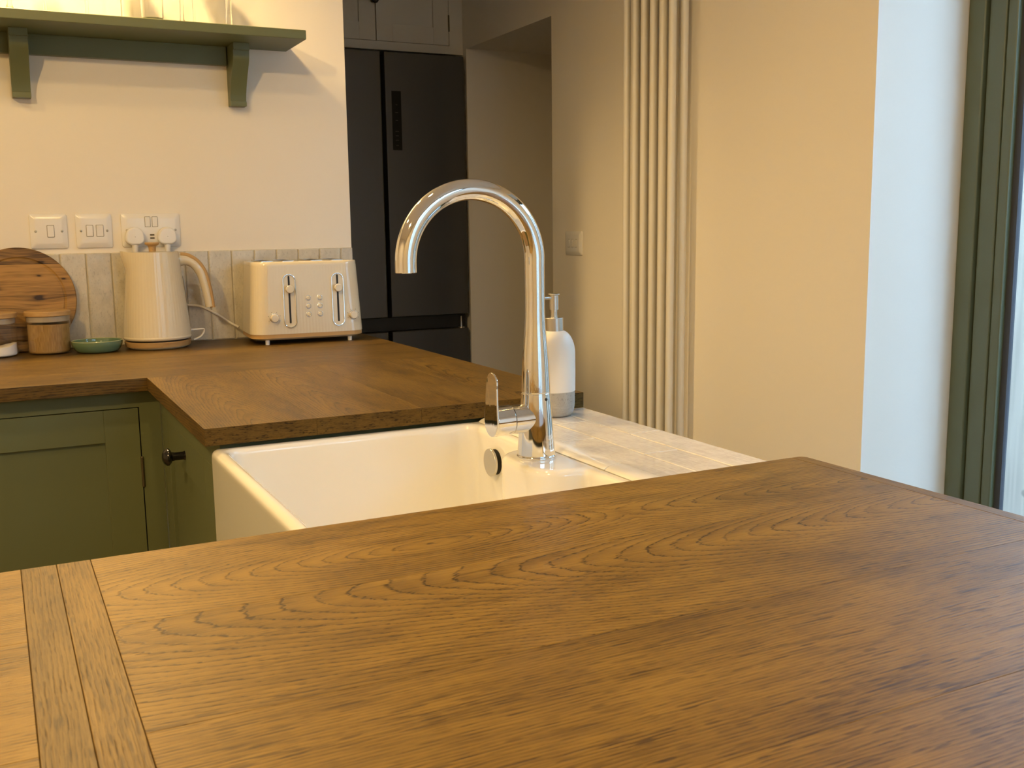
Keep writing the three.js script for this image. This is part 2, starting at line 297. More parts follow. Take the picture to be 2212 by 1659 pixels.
// lamps: recessed ceiling downlights
DOWNLIGHTS.forEach(([x, z, cd, beam, soft]) => {
  const l = thing('ceiling_downlight', 'small round recessed white downlight in the ceiling', 'downlight', [x, 2.4, z], 0, 'recessed ceiling downlights');
  mesh('bezel', lathe([[0.052, -0.001], [0.052, -0.004], [0.062, -0.004], [0.065, 0]], 40), whitePlastic, l);
  mesh('lamp_disc', new THREE.CylinderGeometry(0.052, 0.052, 0.001, 32).translate(0, -0.0008, 0), std({ color: rgb(0.9, 0.9, 0.9), emissive: WARM, emissiveIntensity: 14 }), l);
  const s = new THREE.SpotLight(WARM, cd, 0, beam, soft, 2); s.position.set(0, -0.012, 0); s.castShadow = true; s.shadow.radius = 2.6;
  s.target.position.set(0, -1, 0); l.add(s, s.target);
});

// ---------------------------------------------------------------- worktops
const deep = (k) => () => k;
{
  const back = thing('worktop', 'stained oak worktop along the tiled splashback, under the kettle and toaster', 'worktop', [0, T, 0], 0);
  const wz = [0, 0.167, 0.335, 0.503, 0.668];
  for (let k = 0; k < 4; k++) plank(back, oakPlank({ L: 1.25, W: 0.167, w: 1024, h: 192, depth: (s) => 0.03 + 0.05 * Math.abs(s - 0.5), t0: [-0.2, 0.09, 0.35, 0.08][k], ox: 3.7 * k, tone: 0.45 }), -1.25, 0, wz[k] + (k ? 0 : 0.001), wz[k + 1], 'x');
  const leg = thing('worktop', 'stained oak worktop ending in a step above the white sink', 'worktop', [0, T, 0], 0);
  const lx = [-0.657, -0.485, -0.309, -0.150, 0];
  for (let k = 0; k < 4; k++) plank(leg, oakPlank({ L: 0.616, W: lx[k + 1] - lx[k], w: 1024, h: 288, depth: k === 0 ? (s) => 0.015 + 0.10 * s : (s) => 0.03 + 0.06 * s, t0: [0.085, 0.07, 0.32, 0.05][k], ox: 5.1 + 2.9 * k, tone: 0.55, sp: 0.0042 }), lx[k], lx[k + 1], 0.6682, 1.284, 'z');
  const front = thing('worktop', 'broad stained oak worktop in front of the sink, with crosswise joint strips', 'worktop', [0, T, 0], 0);
  const fz = [1.861, 2.0413, 2.2258, 2.411, 2.596];
  const spec = [
    { depth: (s) => 0.008 + 0.22 * Math.sqrt((s - 0.29) ** 2 + 0.0006) - 0.36 * Math.max(0, s - 0.5), t0: (s) => 0.116 - 0.03 * s + 0.1 * Math.max(0, s - 0.45), ox: 1.3, sp: 0.0046 },
    { depth: (s) => 0.142 - 0.152 * s, t0: (s) => 0.020 + 0.028 * step(0.2, 0.45, s), ox: 8.9, sp: 0.0046 },
    { depth: deep(0.06), t0: -0.16, ox: 14.2, sp: 0.0036, rings: 0.55, grain: 1.25 },
    { depth: deep(0.05), t0: 0.4, ox: 21.7, sp: 0.0036, rings: 0.55, grain: 1.25 }];
  for (let k = 0; k < 4; k++) {
    plank(front, oakPlank({ L: 0.8217, W: 0.184, w: 2048, h: 640, ...spec[k] }), -0.8622, -0.0405, fz[k], fz[k + 1], 'x');
    plank(front, oakPlank({ L: 0.7, W: 0.184, w: 1024, h: 384, depth: deep(0.04), t0: [0.3, -0.2, 0.36, -0.18][k], ox: 30.1 + k * 2.2, sp: 0.004, rings: 0.5 }), -1.62, -0.9192, fz[k], fz[k + 1], 'x');
  }
  const strip = (x0, x1, ox, tone, t0) => { const m = plank(front, oakPlank({ L: 0.735, W: x1 - x0, w: 2048, h: 96, depth: deep(0.05), t0, ox, sp: 0.003, rings: 0.5, tone }), x0, x1, fz[0], fz[4], 'z'); m.name = 'joint_strip'; };
  strip(-0.9190, -0.8906, 41.3, 0.62, -0.15); strip(-0.8904, -0.8624, 47.9, 0.82, 0.12);
  const sm = oakPlank({ L: 0.735, W: 0.02, w: 2048, h: 64, depth: deep(0.05), t0: 0.1, ox: 53.3, sp: 0.003, rings: 0.5, tone: 0.85 });
  { // the end strip has a rounded corner
    const s = new THREE.Shape(); const w = 0.0190, r = 0.011; s.moveTo(0, 0); s.lineTo(w - r, 0); s.absarc(w - r, r, r, -Math.PI / 2, 0); s.lineTo(w, 0.735); s.lineTo(0, 0.735);
    const g = extrude(s, 0.025, 0.001, 2, 10); g.rotateX(Math.PI / 2);
    const p = g.attributes.position, uv = g.attributes.uv; for (let i = 0; i < p.count; i++) uv.setXY(i, p.getZ(i) / 0.735, p.getX(i) / 0.02);
    mesh('end_strip', g, sm, front, [-0.0403, -0.001, fz[0]]);
  }
}

// ---------------------------------------------------------------- cabinets
function framedDoor(parent, w, h, mat) {      // a shaker door in the xy plane, front at z = 0, centred
  const d = new THREE.Group(); d.name = 'door'; parent.add(d); const f = 0.067;
  for (const s of [-1, 1]) { mesh('stile', box(s < 0 ? -w / 2 : w / 2 - f, s < 0 ? -w / 2 + f : w / 2, -h / 2, h / 2, -0.02, 0, 0.0008), mat, d); mesh('rail', box(-w / 2 + f, w / 2 - f, s < 0 ? -h / 2 : h / 2 - f, s < 0 ? -h / 2 + f : h / 2, -0.02, 0, 0.0008), mat, d); }
  mesh('panel', box(-w / 2 + f, w / 2 - f, -h / 2 + f, h / 2 - f, -0.016, -0.008), mat, d);
  return d;
}
function hinge(parent, pos) { mesh('hinge', new THREE.CapsuleGeometry(0.0032, 0.06, 4, 12), std({ color: rgb(0.12, 0.10, 0.06), metalness: 0.8, roughness: 0.45 }), parent, pos); }
function knob(parent, pos, rot) {
  const g = new THREE.Group(); g.name = 'knob'; g.position.set(...pos); g.rotation.set(...rot); parent.add(g);
  mesh('stem', lathe([[0.0085, 0], [0.0075, 0.004], [0.0075, 0.018], [0.009, 0.024]], 32), blackGloss, g);
  mesh('head', lathe([[0.0001, 0.041], [0.007, 0.0402], [0.0125, 0.0375], [0.0165, 0.032], [0.0165, 0.029], [0.013, 0.0255], [0.009, 0.0235], [0.0001, 0.0235]], 10), blackGloss, g);
}
{
  // left cabinet, facing the camera
  const c = thing('base_cabinet', 'olive green cabinet under the back worktop, with a panelled door on a small hinge', 'cabinet', [-0.93, 0, 0.63]);
  const x0 = -0.32, x1 = 0.2995, top = T - 0.0275;
  mesh('carcass', box(x0, x1, 0.1, top, -0.622, -0.022), green, c);
  mesh('plinth', box(x0, x1, 0, 0.1, -0.6, -0.06), green, c);
  mesh('face_frame_rail', box(x0, x1, T - 0.0640, top, -0.022, 0), green, c);
  mesh('face_frame_rail', box(x0, x1, 0.1, 0.14, -0.022, 0), green, c);
  mesh('face_frame_stile', box(0.258, x1, 0.14, T - 0.0640, -0.022, 0), green, c);
  mesh('face_frame_stile', box(x0, x0 + 0.04, 0.14, T - 0.0640, -0.022, 0), green, c);
  const w = 0.258 - x0 - 0.04 - 0.004, h = T - 0.0640 - 0.14 - 0.004, d = framedDoor(c, w, h, green);
  d.position.set((0.258 + x0 + 0.04) / 2, (T - 0.0640 + 0.14) / 2, -0.0005);
  hinge(d, [w / 2 + 0.0015, T - 0.2005 - d.position.y, 0.001]);
  knob(d, [-w / 2 + 0.033, h / 2 - 0.05, 0], [Math.PI / 2, 0, 0]);
}
{
  // side cabinet below the step of worktop, its face towards -x
  const c = thing('base_cabinet', 'olive green cabinet beside the sink, with a black knob on its door', 'cabinet', [-0.63, 0, 0.95], -Math.PI / 2);
  // own axes: x along +z of the room, z out of the face (-x of the room)
  const x0 = -0.319, x1 = 0.305, top = T - 0.0275, a = -0.302, b = 0.222;
  mesh('carcass', box(x0 + 0.02, x1, 0.1, top, -0.60, -0.022), green, c);
  mesh('plinth', box(x0, x1, 0, 0.1, -0.55, -0.06), green, c);
  mesh('face_frame_rail', box(x0, x1, T - 0.0805, top, -0.022, 0), green, c);
  mesh('face_frame_rail', box(x0, x1, 0.1, 0.14, -0.022, 0), green, c);
  mesh('face_frame_stile', box(x0, a - 0.001, 0.14, T - 0.0805, -0.022, 0), green, c);
  mesh('face_frame_stile', box(b + 0.001, x1, 0.14, T - 0.0805, -0.022, 0), green, c);
  const w = b - a - 0.003, h = T - 0.0805 - 0.14 - 0.003, d = framedDoor(c, w, h, green);
  d.position.set((a + b) / 2, (T - 0.0805 + 0.14) / 2, -0.0005);
  knob(d, [0.91 - 0.95 - d.position.x, T - 0.116 - d.position.y, 0], [Math.PI / 2, 0, 0]);
  // cabinet that carries the sink and the ledge
  const s = thing('base_cabinet', 'olive green cabinet that carries the white sink', 'cabinet', [-0.63, 0, 1.565], -Math.PI / 2);
  mesh('carcass', box(-0.308, 0.29, 0.1, T - 0.29, -0.455, -0.022), green, s);
  mesh('plinth', box(-0.308, 0.29, 0, 0.1, -0.45, -0.06), green, s);
  for (const k of [-1, 1]) { const dd = framedDoor(s, 0.29, 0.5, green); dd.position.set(k * 0.148 - 0.009, 0.36, -0.0005); knob(dd, [-k * 0.11, 0.18, 0], [Math.PI / 2, 0, 0]); }
  // cabinet under the front worktop
  const f = thing('base_cabinet', 'olive green cabinet under the broad front worktop', 'cabinet', [-0.8, 0, 1.9], Math.PI);
  mesh('carcass', box(-0.755, 0.78, 0.1, T - 0.0275, -0.66, -0.022), green, f);
  mesh('plinth', box(-0.74, 0.76, 0, 0.1, -0.6, -0.06), green, f);
  for (const k of [0, 1]) { const dd = framedDoor(f, 0.45, 0.72, green); dd.position.set(0.07 + 0.46 * (k + 0.5), 0.49, -0.002); knob(dd, [k ? -0.19 : 0.19, 0.27, 0], [Math.PI / 2, 0, 0]); }
}

// ---------------------------------------------------------------- sink, ledge, tap, soap
const SY = T - 0.034;                               // sink rim
{
  const s = thing('kitchen_sink', 'white glazed ceramic butler sink with a rounded tap deck', 'sink', [0, SY, 0]);
  const x0 = -0.647, x1 = -0.172, z0 = 1.266, z1 = 1.864, cx = (x0 + x1) / 2, cz = (z0 + z1) / 2, bx0 = -0.625, bx1 = -0.221, bz0 = 1.288, bz1 = 1.842;
  const f = (x, y, z) => {
    const outer = rbox(x, y, z, cx, -0.125, cz, (x1 - x0) / 2, 0.125, (z1 - z0) / 2, 0.011);
    const dr = 0.06 * (y + 0.0);                    // walls lean in a little with depth
    const basin = rbox(x, y, z, (bx0 + bx1) / 2, 0.1, (bz0 + bz1) / 2, (bx1 - bx0) / 2 + dr * 0.2, 0.31, (bz1 - bz0) / 2 + dr * 0.2, 0.026);
    const dx = x - (-0.236), dz = z - 1.580, px = Math.abs(dx) - 0.053 + 0.05, pz = Math.abs(dz) - 0.080 + 0.05;
    const plan = Math.hypot(Math.max(px, 0), Math.max(pz, 0)) + Math.min(Math.max(px, pz), 0) - 0.05;
    const cut = smax(basin, -plan, 0.014);
    return smax(outer, -cut, 0.012);
  };
  mesh('basin', sdfMesh(f, [x0 - 0.01, -0.26, z0 - 0.01], [x1 + 0.01, 0.01, z1 + 0.01], 0.0042), ceramic, s);
  const o = new THREE.Group(); o.name = 'overflow'; o.position.set(-0.2212, -0.047, 1.381); o.rotation.z = Math.PI / 2; s.add(o);
  mesh('overflow_hole', new THREE.CylinderGeometry(0.0205, 0.0205, 0.006, 40).translate(0, -0.0015, 0), blackPlastic, o);
  mesh('overflow_cover', lathe(roundProfile([[0.0001, 0.0125], [0.0225, 0.0125, 0.0015], [0.0225, 0.008, 0.001], [0.0001, 0.008]]), 48), steel, o);
}
{
  const l = thing('tiled_ledge', 'ledge of off-white glazed tiles behind the sink, edged with rounded white trim', 'ledge', [0, T - 0.027, 0]);
  mesh('mortar_bed', box(-0.166, -0.0015, -0.03, -0.0022, 1.286, 1.862), std({ color: rgb(0.38, 0.34, 0.27), roughness: 0.9 }), l);
  mesh('back_panel', box(-0.166, -0.006, -T + 0.03, -0.03, 1.272, 1.862), wallPaint, l);
  const lt = [0, 1, 2].map((k) => std({ roughness: 0.13, clearcoat: 0.6, clearcoatRoughness: 0.03, bumpScale: 0.0005, bumpMap: tileBump, map: texture(512, 128, (u, v) => { const a = fbm(u * 10 + 4 * k, v * 3, 4), b = fbm(u * 40, v * 12 + k, 3), vein = Math.exp(-Math.abs(fbm(u * 6 + 13 * k, v * 2.5 + k, 3) - 0.5) * 60); const t = 0.88 + 0.16 * (a - 0.5) + 0.16 * (b - 0.5) - 0.05 * vein + [0, -0.03, 0.02][k]; return [0.84 * t, 0.815 * t, 0.76 * t]; }, true) }));
  const rows = [[-0.0585, -0.0005, 1.5215], [-0.1195, -0.0607, 1.3975], [-0.1790, -0.1215, 1.5212]];
  rows.forEach(([a, b, j], r) => {
    for (let k = -2; k < 3; k++) {
      const s = Math.max(1.2865, j + k * 0.2525 + 0.001), e = Math.min(1.862, j + (k + 1) * 0.2525 - 0.001); if (e - s < 0.01) continue;
      const g = new RoundedBoxGeometry(e - s, 0.008, b - a, 2, 0.0013), p = g.attributes.position, uv = g.attributes.uv; for (let i = 0; i < p.count; i++) uv.setXY(i, p.getX(i) / 0.25 + 0.5, p.getZ(i) / 0.06 + 0.5);
      mesh('tile', g, lt[(r + k + 5) % 3], l, [(a + b) / 2, -0.004 - 0.0004 * hash(k + 3, r), (s + e) / 2], [0.004 * (hash(k, r + 20) - 0.5), Math.PI / 2, 0.004 * (hash(k, r + 30) - 0.5)]);
    }
  });
  // quarter-round trim between tiles and sink
  const q = new THREE.Shape(); q.moveTo(-0.1805, 0.0005); q.quadraticCurveTo(-0.200, 0.0022, -0.2075, -0.0055); q.lineTo(-0.2075, -0.0062); q.lineTo(-0.1805, -0.0062); q.closePath();
  for (const [a, b] of [[1.2862, 1.4765], [1.478, 1.6845], [1.686, 1.862]]) mesh('trim_tile', extrude(q, b - a - 0.0012, 0.0006, 2, 14), ceramic, l, [0, 0, a + 0.0006]);
}
{
  const t = thing('kitchen_tap', 'tall chrome swan-neck mixer tap on the sink deck', 'tap', [-0.2455, SY, 1.563]);
  const y0 = 0.034;                                 // the worktop's height above the rim
  const prof = roundProfile([[0.0001, 0], [0.0283, 0, 0.001], [0.0283, 0.003, 0.001], [0.0272, 0.0045, 0.001], [0.0208, y0 + 0.0585, 0.0006], [0.0202, y0 + 0.0592], [0.0202, y0 + 0.0602]]);
    mesh('body', lathe(prof, 96), spotted, t);
  const top = [[0.0202, 0.0600], [0.0207, 0.0607], [0.0207, 0.0612], [0.0190, 0.101], [0.0168, 0.128], [0.0150, 0.150], [0.01405, 0.168], [0.0138, 0.185], [0.0138, 0.2465]].map(([r, y]) => [r, y + y0]);
  mesh('riser', lathe(top, 96), spotted, t);
  // swan neck: half a circle towards -x
  const R = 0.0955, yc = y0 + 0.2465;
  class Neck extends THREE.Curve { getPoint(u, v = new THREE.Vector3()) { const L = Math.PI * R, S = 0.011, d = u * (L + S); if (d <= L) { const a = d / R; return v.set(-R + R * Math.cos(a), yc + R * Math.sin(a), 0); } return v.set(-2 * R, yc - (d - L), 0); } }
  mesh('spout', sweep(new Neck(), 96, () => 0.0141, 40, V3(0, 0, 1), false), chrome, t);
  mesh('aerator', lathe([[0.0141, 0], [0.0141, -0.0012], [0.0128, -0.0018], [0.0125, 0.004], [0.0001, 0.004]], 48).translate(-2 * R, yc - 0.011, 0), chrome, t);
  // side handle
  const h = new THREE.Group(); h.name = 'side_handle'; h.position.set(0, y0 + 0.0235, 0); t.add(h);
  const c1 = lathe([[0.0205, 0.010], [0.0205, 0.040], [0.0192, 0.0405]], 64).rotateZ(Math.PI / 2); mesh('handle_barrel', c1, chrome, h);
  mesh('handle_cap', lathe(roundProfile([[0.0192, 0.0412], [0.0212, 0.0414, 0.0008], [0.0212, 0.0690, 0.001], [0.0001, 0.0690]]), 64).rotateZ(Math.PI / 2), chrome, h);
  // lever: a thin paddle on the end of the cap, rising above it
  const ls = new THREE.Shape(); const w = 0.0205; ls.absarc(0, 0, 0.0212, Math.PI, 2 * Math.PI); ls.lineTo(0.0165, 0.048); ls.absarc(0, 0.0525, 0.0165, 0, Math.PI); ls.closePath();
  const lg = extrude(ls, 0.0012, 0.0008, 3, 24); lg.rotateY(-Math.PI / 2);
  { const p = lg.attributes.position; for (let i = 0; i < p.count; i++) { const y = Math.max(0, p.getY(i) - 0.03) / 0.047; p.setX(i, p.getX(i) + 0.003 * y - 0.011 * Math.max(0, y - 0.55) ** 2); } lg.computeVertexNormals(); }
  mesh('lever', lg, chrome, h, [-0.0695, 0, 0]);
  mesh('index_dot', new THREE.SphereGeometry(0.0022, 16, 10), blackGloss, t, [0.0055, y0 + 0.0515, 0.0205]);
}
{
  const b = thing('soap_dispenser', 'white and grey ceramic soap bottle with a brushed steel pump', 'soap dispenser', [-0.0805, T - 0.027, 1.3225], 0.15);
  const body = lathe(roundProfile([[0.0001, 0], [0.0300, 0, 0.010], [0.0345, 0.016, 0.01], [0.0345, 0.0425], ]), 72);
  mesh('grey_base', body, std({ roughness: 0.75, map: texture(256, 256, (u, v) => { const s = step(0.7, 0.85, noise(u * 160, v * 120)), t = 0.40 + 0.1 * (fbm(u * 20, v * 20, 3) - 0.5) - 0.1 * s; return [t, t * 0.96, t * 0.86]; }, true) }), b);
  mesh('white_glaze', lathe([[0.0345, 0.0425], [0.0352, 0.0432], [0.0356, 0.075], [0.0354, 0.106], ...[...Array(14).keys()].map((i) => { const a = (i + 1) / 14 * Math.PI / 2; return [0.0124 + 0.023 * Math.cos(a), 0.106 + 0.0392 * Math.sin(a)]; }), [0.0001, 0.1454]], 72), std({ color: rgb(0.78, 0.765, 0.72), roughness: 0.4 }), b);
  mesh('pump_collar', lathe(roundProfile([[0.0155, 0.1435], [0.0155, 0.167, 0.001], [0.0060, 0.1672, 0.0005], [0.0060, 0.168]]), 48), steel, b);
  mesh('pump_stem', new THREE.CylinderGeometry(0.0057, 0.0057, 0.018, 32).translate(0, 0.176, 0), steel, b);
  mesh('pump_head', lathe(roundProfile([[0.0001, 0.180], [0.0076, 0.180, 0.0005], [0.0076, 0.2045], [0.0098, 0.2055, 0.0006], [0.0098, 0.2072, 0.0006], [0.0001, 0.2072]]), 40), steel, b);
  mesh('nozzle', new THREE.CylinderGeometry(0.003, 0.003, 0.036, 20).rotateZ(Math.PI / 2).translate(-0.018, 0.2005, 0), steel, b);
}

// ---------------------------------------------------------------- electrical fittings
const screwMat = std({ color: rgb(0.45, 0.43, 0.38), metalness: 1, roughness: 0.35 });
function ring(hw, hd, r, y, n = 120) { return roundRect(2 * hw, 2 * hd, r).getSpacedPoints(n).slice(0, n).map((p) => [p.x, y, p.y]); }
function mergeSmooth(g, lim) {                   // average normals of neighbouring faces that nearly agree
  const p = g.attributes.position, n = g.attributes.normal, m = new Map(), key = (i) => Math.round(p.getX(i) * 2e4) + ',' + Math.round(p.getY(i) * 2e4) + ',' + Math.round(p.getZ(i) * 2e4), out = new Float32Array(n.count * 3);
  for (let i = 0; i < p.count; i++) { const q = key(i); if (!m.has(q)) m.set(q, []); m.get(q).push(i); }
  for (const list of m.values()) for (const i of list) { let x = 0, y = 0, z = 0; for (const j of list) if (n.getX(i) * n.getX(j) + n.getY(i) * n.getY(j) + n.getZ(i) * n.getZ(j) > lim) { x += n.getX(j); y += n.getY(j); z += n.getZ(j); } const l = Math.hypot(x, y, z) || 1; out.set([x / l, y / l, z / l], 3 * i); }
  g.setAttribute('normal', new THREE.BufferAttribute(out, 3)); return g;
}
function loft(rows, cap = true, lim = 0.6) {
  const pos = rows.flat(2), n = rows[0].length, idx = []; for (let j = 0; j < rows.length - 1; j++) for (let i = 0; i < n; i++) { const a = j * n + i, b = j * n + (i + 1) % n; idx.push(a, a + n, b, b, a + n, b + n); }
  if (cap) for (const [j, s] of [[0, 1], [rows.length - 1, -1]]) { const c = pos.length / 3; pos.push(0, rows[j][0][1], 0); for (let i = 0; i < n; i++) { const a = j * n + i, b = j * n + (i + 1) % n; s < 0 ? idx.push(c, b, a) : idx.push(c, a, b); } }
  const g = new THREE.BufferGeometry(); g.setAttribute('position', new THREE.Float32BufferAttribute(pos, 3)); g.setIndex(idx);
  const o = g.toNonIndexed(); o.computeVertexNormals(); return mergeSmooth(o, lim);
}
function plate(parent, w, h = 0.086) {
  const rows = [[0, 0.005, 0], [0, 0.005, 0.0022], [0.0006, 0.005, 0.0032], [0.002, 0.0045, 0.0040], [0.0105, 0.004, 0.0072], [0.0125, 0.004, 0.0078], [0.0145, 0.004, 0.0080]].map(([i, r, z]) => ring(w / 2 - i, h / 2 - i, r, z, 96));
  mesh('face_plate', loft(rows, true, 0.9).rotateX(Math.PI / 2), whitePlastic, parent);
}
function rocker(parent, x, y, w, h, tilt = 0.09) {
  mesh('rocker_surround', extrude(roundRect(w + 0.0024, h + 0.0024, 0.0022), 0.0006, 0, 1, 6), std({ color: rgb(0.30, 0.28, 0.25), roughness: 0.6 }), parent, [x, y, 0.0079]);
  mesh('rocker', extrude(roundRect(w, h, 0.0018), 0.0016, 0.0008, 2, 6), whitePlastic, parent, [x, y, 0.0080], [tilt, 0, 0]);
}
function screws(parent, dx) { for (const s of [-1, 1]) mesh('screw', lathe([[0.0001, 0.0014], [0.0026, 0.0010], [0.0031, 0]], 20).rotateX(Math.PI / 2), screwMat, parent, [s * dx, 0, 0.0078]); }
const SOCKY = T + 0.2957;
{
  const a = thing('fused_outlet', 'single white fused spur plate with one rocker, above the round wooden board', 'socket plate', [-0.784, SOCKY, 0.0005]); plate(a, 0.086); rocker(a, 0.004, 0, 0.015, 0.028, 0); screws(a, 0.03);
  const b = thing('fused_outlet', 'white switched fuse plate with two rockers beside the double socket', 'socket plate', [-0.679, SOCKY, 0.0005]); plate(b, 0.086); rocker(b, -0.0105, 0, 0.015, 0.027, 0); rocker(b, 0.0135, 0, 0.016, 0.028); screws(b, 0.031);
  const c = thing('double_socket', 'white double wall socket with usb ports and two plugs in it', 'wall socket', [-0.5405, SOCKY, 0.0005]); plate(c, 0.146);
  for (const x of [-0.0085, 0.0095]) rocker(c, x, 0.0215, 0.0125, 0.025);
  screws(c, 0.06);
  for (const y of [-0.012, -0.0205]) mesh('usb_port', box(-0.0045, 0.0065, y - 0.0022, y + 0.0022, 0.0072, 0.0083), std({ color: rgb(0.12, 0.11, 0.09), roughness: 0.5 }), c);
}
const cordMat = std({ color: rgb(0.74, 0.72, 0.68), roughness: 0.4 });
function plug(x, label, cordPts) {
  const p = thing('power_plug', label, 'plug', [x, T + 0.281, 0.0085]);
  const s = new THREE.Shape(); s.moveTo(-0.0235, -0.008); s.bezierCurveTo(-0.0235, 0.013, -0.014, 0.0225, 0, 0.0225); s.bezierCurveTo(0.014, 0.0225, 0.0235, 0.013, 0.0235, -0.008); s.bezierCurveTo(0.0235, -0.016, 0.016, -0.0205, 0.009, -0.0225); s.lineTo(-0.009, -0.0225); s.bezierCurveTo(-0.016, -0.0205, -0.0235, -0.016, -0.0235, -0.008);
  mesh('plug_body', extrude(s, 0.012, 0.006, 4, 12, 0.005), whitePlastic, p, [0, 0, 0.006]);
  mesh('plug_screw', new THREE.CylinderGeometry(0.0011, 0.0011, 0.0008, 12).rotateX(Math.PI / 2), screwMat, p, [0, -0.002, 0.0243]);
  mesh('strain_relief', lathe([[0.0001, 0], [0.009, 0], [0.0062, -0.018], [0.0052, -0.032], [0.0001, -0.032]], 28), whitePlastic, p, [0, -0.021, 0.012]);
  mesh('cord', sweep(spline(cordPts), 80, () => 0.0033, 12, V3(0, 0, 1)), cordMat, p);
}
plug(-0.5845, 'white three-pin plug in the left half of the double socket', [[0, -0.05, 0.012], [0.002, -0.12, 0.012], [0.004, -0.20, 0.0065], [0.006, -0.262, 0.0062], [0.007, -0.2765, 0.0062]]);
plug(-0.5045, 'white three-pin plug in the right half of the double socket, its cord reaching the toaster', [[0, -0.05, 0.012], [0.003, -0.105, 0.012], [0.012, -0.155, 0.010], [0.035, -0.180, 0.010], [0.075, -0.188, 0.010], [0.120, -0.213, 0.012], [0.150, -0.236, 0.022], [0.1665, -0.246, 0.040]]);
{
  const s = thing('light_switch', 'white three-gang light switch on the shaded wall by the doorway', 'light switch', [RX + 0.012, T + 0.2335, -0.252], -Math.PI / 2);
  plate(s, 0.112, 0.082);
  for (const x of [-0.024, 0, 0.024]) rocker(s, x, 0, 0.012, 0.026);
}

// ---------------------------------------------------------------- shelf and glasses
{
  const s = thing('wall_shelf', 'olive green wall shelf on two shaped brackets', 'shelf', [0, T + 0.767, 0]);
  const g = extrude((() => { const h = new THREE.Shape(); h.moveTo(-1.3, 0); h.lineTo(-0.163, 0); h.lineTo(-0.163, 0.2 - 0.004); h.absarc(-0.167, 0.196, 0.004, 0, Math.PI / 2); h.lineTo(-1.3, 0.2); h.closePath(); return h; })(), 0.019, 0.0018, 3, 8);
  g.rotateX(Math.PI / 2); g.translate(0, 0.0205, 0); mesh('board', g, green, s);
  mesh('back_rail', box(-1.3, -0.327, -0.048, -0.0002, 0.0005, 0.02, 0.001), green, s);
  const p = new THREE.Shape();                      // bracket profile in (z, y)
  p.moveTo(0, 0); p.lineTo(0.094, 0); p.lineTo(0.094, -0.017); p.lineTo(0.088, -0.018); p.lineTo(0.088, -0.024); p.bezierCurveTo(0.087, -0.046, 0.070, -0.058, 0.052, -0.085); p.bezierCurveTo(0.038, -0.106, 0.031, -0.122, 0.029, -0.137); p.lineTo(0.033, -0.139); p.lineTo(0.033, -0.151); p.lineTo(0, -0.151); p.closePath();
  for (const x of [-0.304, -0.8205]) mesh('bracket', extrude(p, 0.0396, 0.0008, 2, 16).rotateY(-Math.PI / 2).translate(0.0198, 0, 0.0008), green, s, [x, -0.0006, 0]);
}
{
  const SH = T + 0.7877;
  const wine = (r, stem, h) => lathe([[0.0001, 0.0035], [0.004, 0.0045], [stem + 0.003, 0.010], [stem, 0.02], [stem * 0.85, 0.05], [stem, h], [0.010, h + 0.006], [r * 0.7, h + 0.025], [r, h + 0.06], [r * 0.85, h + 0.10], [r * 0.85 - 0.0012, h + 0.10], [r - 0.0012, h + 0.06], [r * 0.7 - 0.001, h + 0.0265], [0.009, h + 0.009], [0.0001, h + 0.0075]], 40);
  const foot = lathe(roundProfile([[0.0001, 0], [0.032, 0, 0.0006], [0.032, 0.0012, 0.0006], [0.010, 0.0035], [0.0001, 0.0036]]), 40);
  const make = (x, z, r, stem, h, label) => { const g = thing('wine_glass', label, 'wine glass', [x, SH, z], 0, 'stemmed glasses on the green shelf'); mesh('foot', foot, solidGlass, g); mesh('bowl_and_stem', wine(r, stem, h), solidGlass, g); };
  const L = 'clear stemmed glass standing on the green wall shelf';
  make(-0.835, 0.150, 0.036, 0.0055, 0.098, L); make(-0.757, 0.075, 0.036, 0.0040, 0.098, L); make(-0.667, 0.105, 0.036, 0.0042, 0.098, L); make(-0.582, 0.06, 0.036, 0.0042, 0.098, L);
  make(-0.452, 0.125, 0.036, 0.0052, 0.098, L); make(-0.409, 0.05, 0.030, 0.0036, 0.098, L); make(-0.334, 0.105, 0.034, 0.0085, 0.095, 'thick-stemmed clear glass on the green shelf, above the bracket at its open end');
  const t = thing('tumbler', 'straight clear glass tumbler with a thick base on the green shelf', 'tumbler', [-0.525, SH, 0.150]);
  mesh('glass_wall', lathe(roundProfile([[0.0001, 0], [0.0245, 0, 0.003], [0.0275, 0.11, 0.0005], [0.026, 0.11, 0.0005], [0.0233, 0.009, 0.003], [0.0001, 0.007]]), 56), solidGlass, t);
}

